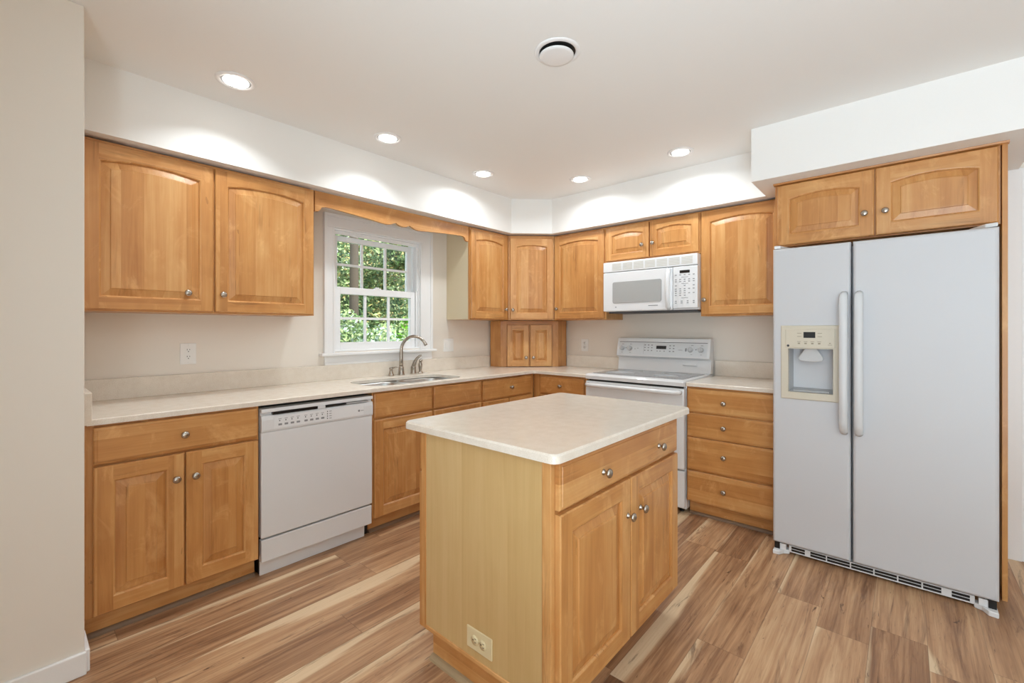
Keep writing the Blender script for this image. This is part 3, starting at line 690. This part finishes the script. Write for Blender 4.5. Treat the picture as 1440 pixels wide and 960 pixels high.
# ------------------------------------------------------------------ refrigerator
fr = thing('refrigerator', 'large white side-by-side refrigerator with an almond ice dispenser', 'refrigerator', (2.515, 0, 0), 0)
FW, FD, FZ0, FZ1 = .886, -.803, .062, 1.735
M().box(.008, -.715, .05, FW-.008, -.04, 1.722).build('cabinet_body', FRIDGE, fr, bevel=.004)
def fdoor(x0, x1, name, hole=None):
    m = M(); r = .018
    def L(d, y, x0=x0, x1=x1): return [(x0+d, y, FZ0+d), (x1-d, y, FZ0+d), (x1-d, y, FZ1-d), (x0+d, y, FZ1-d)]
    loops = [L(0, -.72), L(0, FD+.020), L(.002, FD+.010), L(.007, FD+.003), L(.014, FD)]
    m.loft(loops, cap0=True)
    ix0, ix1, iz0, iz1 = x0+.014, x1-.014, FZ0+.014, FZ1-.014
    if not hole: m.add([(ix0, FD, iz0), (ix1, FD, iz0), (ix1, FD, iz1), (ix0, FD, iz1)], [(0, 1, 2, 3)])
    else:
        a, b, c_, d = hole
        for q in ((ix0, iz0, ix1, c_), (ix0, d, ix1, iz1), (ix0, c_, a, d), (b, c_, ix1, d)): m.add([(q[0], FD, q[1]), (q[2], FD, q[1]), (q[2], FD, q[3]), (q[0], FD, q[3])], [(0, 1, 2, 3)])
    return m.build(name, FRIDGE, fr)
H = (.078, .284, .928, 1.170)      # dispenser opening x0,x1,z0,z1 in the freezer door
df = fdoor(.0, .358, 'freezer_door', H)
dr = fdoor(.366, FW, 'fridge_door')
# dispenser
dp = M(); X0, X1_, Z0_, Z1_ = .042, .314, .888, 1.298
F2 = FD-.008
def frame_ring(d, y): return [(X0+d, y, Z0_+d), (X1_-d, y, Z0_+d), (X1_-d, y, Z1_-d), (X0+d, y, Z1_-d)]
dp.loft([frame_ring(0, FD+.0005), frame_ring(.001, F2+.003), frame_ring(.005, F2)])
a, b, c_, d = H
for q in ((X0+.005, Z0_+.005, X1_-.005, c_), (X0+.005, d, X1_-.005, Z1_-.005), (X0+.005, c_, a, d), (b, c_, X1_-.005, d)):
    dp.add([(q[0], F2, q[1]), (q[2], F2, q[1]), (q[2], F2, q[3]), (q[0], F2, q[3])], [(0, 1, 2, 3)])
for (p0, p1) in (((a, c_), (b, c_)), ((b, c_), (b, d)), ((b, d), (a, d)), ((a, d), (a, c_))):
    dp.add([(p0[0], F2, p0[1]), (p1[0], F2, p1[1]), (p1[0], FD+.02, p1[1]), (p0[0], FD+.02, p0[1])], [(0, 1, 2, 3)])
dsp = dp.build('ice_dispenser', ALMOND, df, label='almond ice and water dispenser')
m = M(); BK = FD+.085
m.loft([[(a, FD+.02, c_), (b, FD+.02, c_), (b, FD+.02, d), (a, FD+.02, d)], [(a+.012, BK, c_+.02), (b-.012, BK, c_+.02), (b-.012, BK, d-.005), (a+.012, BK, d-.005)]], cap1=True)
m.build('dispenser_cavity', LGREY, df)
m = M(); m.box(.066, F2-.004, 1.175, .292, F2+.001, 1.278); m.build('dispenser_panel', ALMOND, df, bevel=.003)
m = M().box(.152, F2-.0055, 1.230, .206, F2-.002, 1.262); m.build('dispenser_display', BLACK, df)
APR = plain('almond_print', lin(150, 140, 120), .5)
for i in range(4):
    x = .122+i*.031; M().box(x, F2-.005, 1.208, x+.017, F2-.002, 1.2105).build('dispenser_legend', APR, df); M().box(x+.003, F2-.0051, 1.196, x+.014, F2-.002, 1.203).build('dispenser_button', APR, df)
M().box(.262, F2-.005, 1.192, .28, F2-.002, 1.194).build('dispenser_legend', APR, df); M().box(.267, F2-.005, 1.2, .275, F2-.002, 1.204).build('dispenser_button', APR, df)
for z in (1.236, 1.254):
    for x in (.122, .216): M().box(x, F2-.005, z, x+.02, F2-.002, z+.0025).build('dispenser_legend', APR, df)
M().lathe([(.0062, 0), (.0062, .001), (0, .0014)], (.079, F2-.004, 1.186), (0, -1, 0), 16).build('badge', DGREY, df)
m = M(); prof = [(.028, 1.17), (.036, 1.155), (.055, 1.125), (.058, 1.112), (.05, 1.102), (.02, 1.098)]
cxp = (a+b)/2
outl = [(cxp-x, z) for x, z in prof]+[(cxp+x, z) for x, z in prof[::-1]]
m.prism(outl, FD+.018, FD+.03, lambda a_, b_, p_: (a_, p_, b_)); m.build('dispenser_paddle', GREYW, df, bevel=.004)
m = M().box(a+.02, FD+.022, c_+.002, b-.02, BK-.005, c_+.01); m.build('drip_tray', LGREY, df)
def fhandle(x, parent):
    m = M(); P_ = [(x, FD+.002, 1.462), (x, FD-.028, 1.448), (x, FD-.046, 1.41), (x, FD-.05, 1.25), (x, FD-.05, .95), (x, FD-.046, .79), (x, FD-.028, .752), (x, FD+.002, .738)]
    m.tube(P_, [.017, .0185, .019, .019, .019, .019, .0185, .017], 16, flat=.95, up=(1, 0, 0)); return m.build('door_handle', HANDLE, parent)
fhandle(.331, df); fhandle(.393, dr)
for x0, x1 in ((.005, .085), (FW-.12, FW-.004)):
    M().prism([(x0, -.60), (x1, -.60), (x1, FD+.012), ((x0+x1)/2+(.02 if x0 > .3 else -.02), FD+.03)] if x0 > .3 else [(x0, -.60), (x1, -.60), (x0+.03, FD+.02), (x0, FD+.012)], FZ1+.002, FZ1+.02, lambda a_, b_, p_: (a_, b_, p_)).build('hinge_cover', WHITE, fr, bevel=.004)
gr = M(); gr.box(.075, -.772, .014, FW-.075, -.715, .052); gob = gr.build('base_grille', WHITE, fr, bevel=.002)
for s0, s1 in ((.088, .152), (.178, .248), (.254, .352), (.358, .448), (.454, .54), (.546, .63), (.636, .70), (.735, .795)):
    for z in (.022, .037): M().box(s0, -.7735, z, s1, -.768, z+.011).build('vent_slot', BLACK, gob)
for x0, x1, sg in ((.004, .078, 1), (FW-.078, FW-.004, -1)):
    m = M(); e0 = x0 if sg > 0 else x1; e1 = x1 if sg > 0 else x0
    m.prism([(e0, -.735), (e0, -.822), (e0+sg*.032, -.818), (e0+sg*.05, -.785), (e1, -.772), (e1, -.735)], .0, .024, lambda a_, b_, p_: (a_, b_, p_)); m.build('foot_cover', WHITE, fr, bevel=.004)
    M().box(e0+sg*.004, -.79, .024, e0+sg*.03, -.75, .06).build('lower_hinge', BLACK, fr)
    M().box(e0+sg*.03, -.785, .024, e0+sg*.06, -.75, .055).build('hinge_block', WHITE, fr)

# ------------------------------------------------------------------ island
IX0, IX1, IY0, IY1 = 1.672, 2.296, -2.642, -1.702
isl = thing('kitchen_island', 'freestanding maple island cabinet with a pale veneered end panel', 'island', (0, 0, 0), 0)
IZ0, IZ1 = .125, .886
M().box(IX0+.02, IY0+.012, IZ0, IX1-.018, IY1-.012, IZ1).build('carcass', WZ, isl)
ep = M(); ep.box(IX0+.024, IY0+.004, IZ0+.012, IX1-.034, IY0+.014, IZ1); ep.build('end_panel', VEN, isl, label='pale maple veneer end panel')
fm = M(); fm.box(IX1-.034, IY0, IZ0, IX1, IY0+.02, IZ1, 0, .2); fm.box(IX0, IY0, IZ0, IX0+.024, IY0+.02, IZ1, 0, .6); fm.box(IX0+.024, IY0, IZ0, IX1-.034, IY0+.016, IZ0+.012, 1, .4)
fm.build('end_frame', [WZ, WH], isl, bevel=.002)
M().box(IX0+.024, IY1-.014, IZ0, IX1-.034, IY1, IZ1).build('end_panel', VEN, isl)
M().box(IX0+.035, IY0+.03, .0, IX1-.09, IY0+.05, IZ0).box(IX1-.11, IY0+.05, .0, IX1-.09, IY1-.05, IZ0).box(IX0+.035, IY0+.05, 0, IX0+.055, IY1-.05, IZ0).box(IX0+.035, IY1-.05, 0, IX1-.09, IY1-.03, IZ0).build('toe_kick', WH, isl)
m = M(); m.prism([(0, 0), (.020, 0), (.0185, .008), (.014, .014), (.008, .0185), (0, .02)], IX0+.035, IX1-.09, lambda a_, b_, p_: (p_, IY0+.03-a_, b_)); m.build('shoe_molding', plain('tan_molding', lin(170, 148, 116), .5), isl)
def side(parent, name, ox, oy, rz):
    e_ = bpy.data.objects.new(name, None); COL.objects.link(e_); e_.parent = parent; e_.location = (ox, oy, 0); e_.rotation_euler = (0, 0, rz); return e_
# fronts built flat in a local frame then placed on the island's two long sides
LW = IY1-IY0
ff = M(); ff.box(.0205, -.0189, IZ0, .0395, 0, IZ1, 0, .1).box(LW-.03, -.019, IZ0, LW, 0, IZ1, 0, .3).box(.0395, -.0187, IZ0, LW-.03, 0, IZ0+.03, 1, .5).box(.0395, -.0187, IZ1-.02, LW-.03, 0, IZ1, 1, .7).box(.0395, -.0187, .703, LW-.03, 0, .735, 1, .9).box(LW/2-.02, -.0186, IZ0+.03, LW/2+.02, 0, .703, 0, .4)
def put(o, ox, oy, rz): o.location = (ox, oy, 0); o.rotation_euler = (0, 0, rz); return o
for ox, oy, rz in ((IX1-.019, IY0, PI/2), (IX0+.019, IY1, -PI/2)):
    put(ff.build('face_frame', [WZ, WH], isl), ox, oy, rz)
    put(drawer(isl, .022, LW-.006, .732, .876, -.019, ((.272, .792), (.725, .792))), ox, oy, rz)
    put(door(isl, .022, .473, .120, .719, -.019, 0, (.450, .588), s=.062), ox, oy, rz)
    put(door(isl, .482, LW-.004, .120, .719, -.019, 0, (.553, .588), s=.062), ox, oy, rz)
it = slab(rrect(1.592, -2.672, 2.336, -1.598, .028, 6), .8865, .914, None, .006)
tag(it.build('countertop', QUARTZ), 'rectangular cream quartz worktop with rounded corners on the island', 'countertop')

# ------------------------------------------------------------------ outlets and switches (local frame: face towards -y)
def plate(name, label, cat, loc, rz, mat, kind, w=.072, h=.116, rot90=False, group=None):
    t = thing(name, label, cat, loc, rz, group)
    W_, H_ = (h, w) if rot90 else (w, h)
    M().box(-W_/2, -.005, -H_/2, W_/2, 0, H_/2).build('cover_plate', mat, t, bevel=.003)
    if kind in ('duplex', 'rocker_outlet'):
        for s_ in (-1, 1):
            u = s_*.0195
            cx, cz = (u, 0) if rot90 else (0, u)
            m = M()
            if kind == 'duplex': m.lathe([(.0165, 0), (.0165, .0025), (0, .0026)], (cx, -.005, cz), (0, -1, 0), 24)
            else: m.box(cx-.0165, -.0068, cz-.0185, cx+.0165, -.005, cz+.0185)
            o = m.build('receptacle', mat if kind != 'rocker_outlet' else PLATE, t)
            q = M()
            for a_, b_, wv, hv in ((-.006, .004, .0022, .008), (.006, .004, .0022, .0066), (0, -.007, .0045, .0045)):
                X_, Z_ = (b_, -a_) if rot90 else (a_, b_)
                wv2, hv2 = (hv, wv) if rot90 else (wv, hv)
                q.box(cx+X_-wv2/2, -.0079, cz+Z_-hv2/2, cx+X_+wv2/2, -.0066, cz+Z_+hv2/2)
            q.build('slots', BLACK, o)
    elif kind == 'switch2':
        for u in (-.023, .023):
            M().box(u-.0165, -.0075, -.033, u+.0165, -.005, .033).build('rocker', PLATE, t, bevel=.0015)
    for zz in ((0,) if kind == 'duplex' else (-.048, .048)):
        M().lathe([(.003, 0), (.003, .0008), (0, .001)], ((0, -.005, 0) if kind == 'duplex' else (0, -.005, zz)), (0, -1, 0), 10).build('screw', mat, t)
    return t
plate('outlet', 'white rectangular outlet on the wall under the left two-door cabinet', 'outlet', (0, -3.022, 1.137), PI/2, PLATE, 'rocker_outlet', .078, .12)
plate('light_switch', 'white double rocker switch on the wall right of the window', 'switch', (0, -1.078, 1.135), PI/2, PLATE, 'switch2', .116, .116)
plate('blank_plate', 'blank painted cover plate on the wall, left beside the range-side outlet', 'cover plate', (.645, 0, 1.123), 0, WALL, 'blank', .085, .118)
plate('outlet', 'white duplex outlet on the wall between the corner and the range', 'outlet', (.757, 0, 1.124), 0, PLATE, 'duplex', .08, .118)
plate('outlet', 'ivory duplex outlet lying sideways low on the island end panel', 'outlet', (1.992, IY0+.004, .205), 0, IVORY, 'duplex', .074, .122, True)

# ------------------------------------------------------------------ ceiling lights and vent
def downlight(loc, label, watts):
    t = thing('recessed_light', label, 'ceiling light', loc, 0, 'recessed ceiling lights')
    M().lathe([(.062, .004), (.064, 0), (.066, -.006), (.078, -.0075), (.085, -.004), (.0855, .0)], seg=40).build('trim_ring', TRIM, t)
    M().lathe([(.056, -.003), (.0625, -.003), (.0625, .0)], seg=36).build('gimbal_ring', GREYW, t)
    for s_ in (-1, 1): M().box(s_*.062-.006, -.008, -.0045, s_*.062+.006, .008, -.002).build('pivot_bracket', DGREY, t)
    M().lathe([(.055, -.001), (.054, -.006), (.03, -.009), (0, -.0095)], seg=32).build('lens', LENS, t)
    lamp('bulb', 'AREA', (0, 0, -.014), (0, 0, 0), watts, (.90, .965, 1), t, shape='DISK', size=.13, spread=math.radians(124 if loc[1] < -1.5 else 158))
    return t
for loc, lab in (((.66, -2.978), 'round recessed ceiling light above the left two-door cabinet, largest in view'), ((.652, -2.13), 'recessed ceiling light in front of the window, second from the stub wall'), ((.645, -1.28), 'recessed ceiling light near the narrow cabinet right of the window'),
                 ((1.14, -.68), 'recessed ceiling light on the range side nearest the diagonal soffit corner'), ((1.945, -.695), 'recessed ceiling light above the drawers, closest to the refrigerator soffit')):
    downlight((loc[0], loc[1], CZ), lab, DOWNLIGHT_FAR_W if loc[1] > -1.5 else DOWNLIGHT_W)
t = thing('ceiling_vent', 'round white ceiling vent with a loose disc showing a dark gap', 'vent', (1.957, -2.135, CZ), 0)
M().lathe([(.078, .0), (.078, -.003), (.083, -.006), (.094, -.005), (.099, -.002), (.100, 0)], seg=44).build('collar', TRIM, t)
M().lathe([(.078, -.0015), (0, -.001)], seg=40).build('duct_opening', BLACK, t)
M().lathe([(.05, -.002), (.068, -.008), (.0745, -.012), (.073, -.016), (.06, -.018), (0, -.019)], (-.008, .004, 0), (0, 0, 1), 44).build('disc', TRIM, t, rot=(math.radians(0), 0, 0))

# ------------------------------------------------------------------ outdoors behind the window
struct(M().box(-22, -16, -.75, -.2, 22, -.7).build('ground', plain('lawn', lin(70, 92, 48), .9)))
def leaf_mat(name, c):
    m, nt, b = new_mat(name); L = nt.links
    tc = nt.nodes.new('ShaderNodeTexCoord'); n = nt.nodes.new('ShaderNodeTexNoise'); n.inputs['Scale'].default_value = 5; n.inputs['Detail'].default_value = 5; L.new(tc.outputs['Object'], n.inputs['Vector'])
    L.new(ramp_n(nt, n.outputs['Fac'], [(.35, tuple(x*.55 for x in c[:3])+(1,)), (.65, c)]), b.inputs['Base Color']); b.inputs['Roughness'].default_value = .45
    b.inputs['Transmission Weight'].default_value = 0; b.inputs['Subsurface Weight'].default_value = 0
    return m
LF = [leaf_mat('leaf_deep', lin(84, 122, 78)), leaf_mat('leaf_mid', lin(130, 162, 100)), leaf_mat('leaf_light', lin(190, 214, 150)), leaf_mat('leaf_bluish', lin(196, 218, 206)), leaf_mat('leaf_autumn', lin(204, 190, 124)), leaf_mat('leaf_bright', lin(130, 205, 50))]
BARK = plain('bark', lin(92, 82, 72), .9, bump=.6, bscale=30)
def leaves(n, cen, rad, size, pal, seed, hollow=.35):
    r = random.Random(seed); m = M()
    for _ in range(n):
        while True:
            p = Vector((r.uniform(-1, 1), r.uniform(-1, 1), r.uniform(-1, 1)))
            if hollow < p.length < 1: break
        p = Vector((cen[0]+p.x*rad[0], cen[1]+p.y*rad[1], cen[2]+p.z*rad[2]))
        n_ = Vector((r.gauss(.5, .6), r.gauss(-.2, .6), r.gauss(.5, .5))).normalized(); q = n_.to_track_quat('Z', 'Y') @ Matrix.Rotation(r.uniform(0, 6.28), 3, 'Z').to_quaternion()
        s_ = size*r.uniform(.6, 1.4)
        v = [p+q @ Vector(a) for a in ((0, -s_, 0), (s_*.42, -.1*s_, .12*s_), (.2*s_, .6*s_, .05*s_), (0, s_, -.1*s_), (-.2*s_, .6*s_, .05*s_), (-s_*.42, -.1*s_, .12*s_))]
        m.add(v, [(0, 1, 2, 3, 4, 5)], r.choices(range(len(pal)), [w_ for _, w_ in pal])[0])
    return m, [LF[i] for i, _ in pal]
def tree(name, label, loc, h, trunk_r, crowns, pal, size, n, seed):
    t = thing(name, label, 'tree' if 'tree' in name else 'shrub', loc)
    r = random.Random(seed)
    if trunk_r: M().tube([(0, 0, 0), (.03, .02, h*.4), (-.02, .05, h*.75), (.02, .03, h)], [trunk_r*1.25, trunk_r, trunk_r*.85, trunk_r*.6], 12).build('trunk', BARK, t)
    big = M(); mats = None
    for i, (cen, rad) in enumerate(crowns):
        m, mats = leaves(int(n/len(crowns)), cen, rad, size, pal, seed+i)
        b = len(big.v); big.v += m.v; big.f += [[b+k_ for k_ in f_] for f_ in m.f]; big.m += m.m; big.t += m.t; big.s += m.s
    big.build('foliage', mats, t)
    return t
tree('woodland_tree', 'dark trunked tree seen through the upper left window panes', (-4.9, .70, -.7), 7.5, .085, [((-.75, .15, 3.4), (.5, 1.3, 1.5)), ((-.6, .9, 2.6), (.5, .9, 1.3)), ((.3, 1.2, 3.6), (.4, .7, .5))], [(0, 4), (1, 4), (2, 3), (4, 1)], .05, 11000, 11)
tree('woodland_tree', 'olive and yellow leaved tree behind the upper right window panes', (-8.2, 3.9, -.7), 7, .13, [((0, 0, 3.3), (1.2, 2.0, 2.2)), ((.3, -.9, 2.2), (.9, 1.2, 1.3))], [(0, 1), (1, 3), (2, 4), (4, 5)], .07, 11000, 21)
tree('woodland_tree', 'dense deep green tree filling the distance beyond the window', (-12.5, 5.5, -.7), 9, .2, [((0, 0, 3.5), (1.2, 7.0, 4.0))], [(0, 5), (1, 4), (4, 1), (2, 1)], .15, 10000, 31)
tree('leafy_shrub', 'mid green shrub outside the lower left window panes', (-3.75, -.02, -.7), 0, 0, [((0, -.05, 1.45), (.42, .55, .85)), ((-.35, .95, 1.35), (.35, .55, .75))], [(0, 2), (1, 4), (2, 6), (3, 3)], .036, 9500, 41)
tree('leafy_shrub', 'pale bluish shrub outside the bottom middle window panes', (-2.7, .03, -.7), 0, 0, [((0, 0, 1.25), (.3, .34, .78))], [(3, 6), (2, 4), (1, 2)], .042, 2200, 51)
tree('leafy_shrub', 'bright green large-leaved branch outside the lower right window panes', (-1.7, -.32, -.7), 0, 0, [((0, 0, 1.75), (.18, .10, .42)), ((0, 0, .9), (.2, .16, .75))], [(5, 5), (2, 3), (1, 2)], .045, 420, 61)
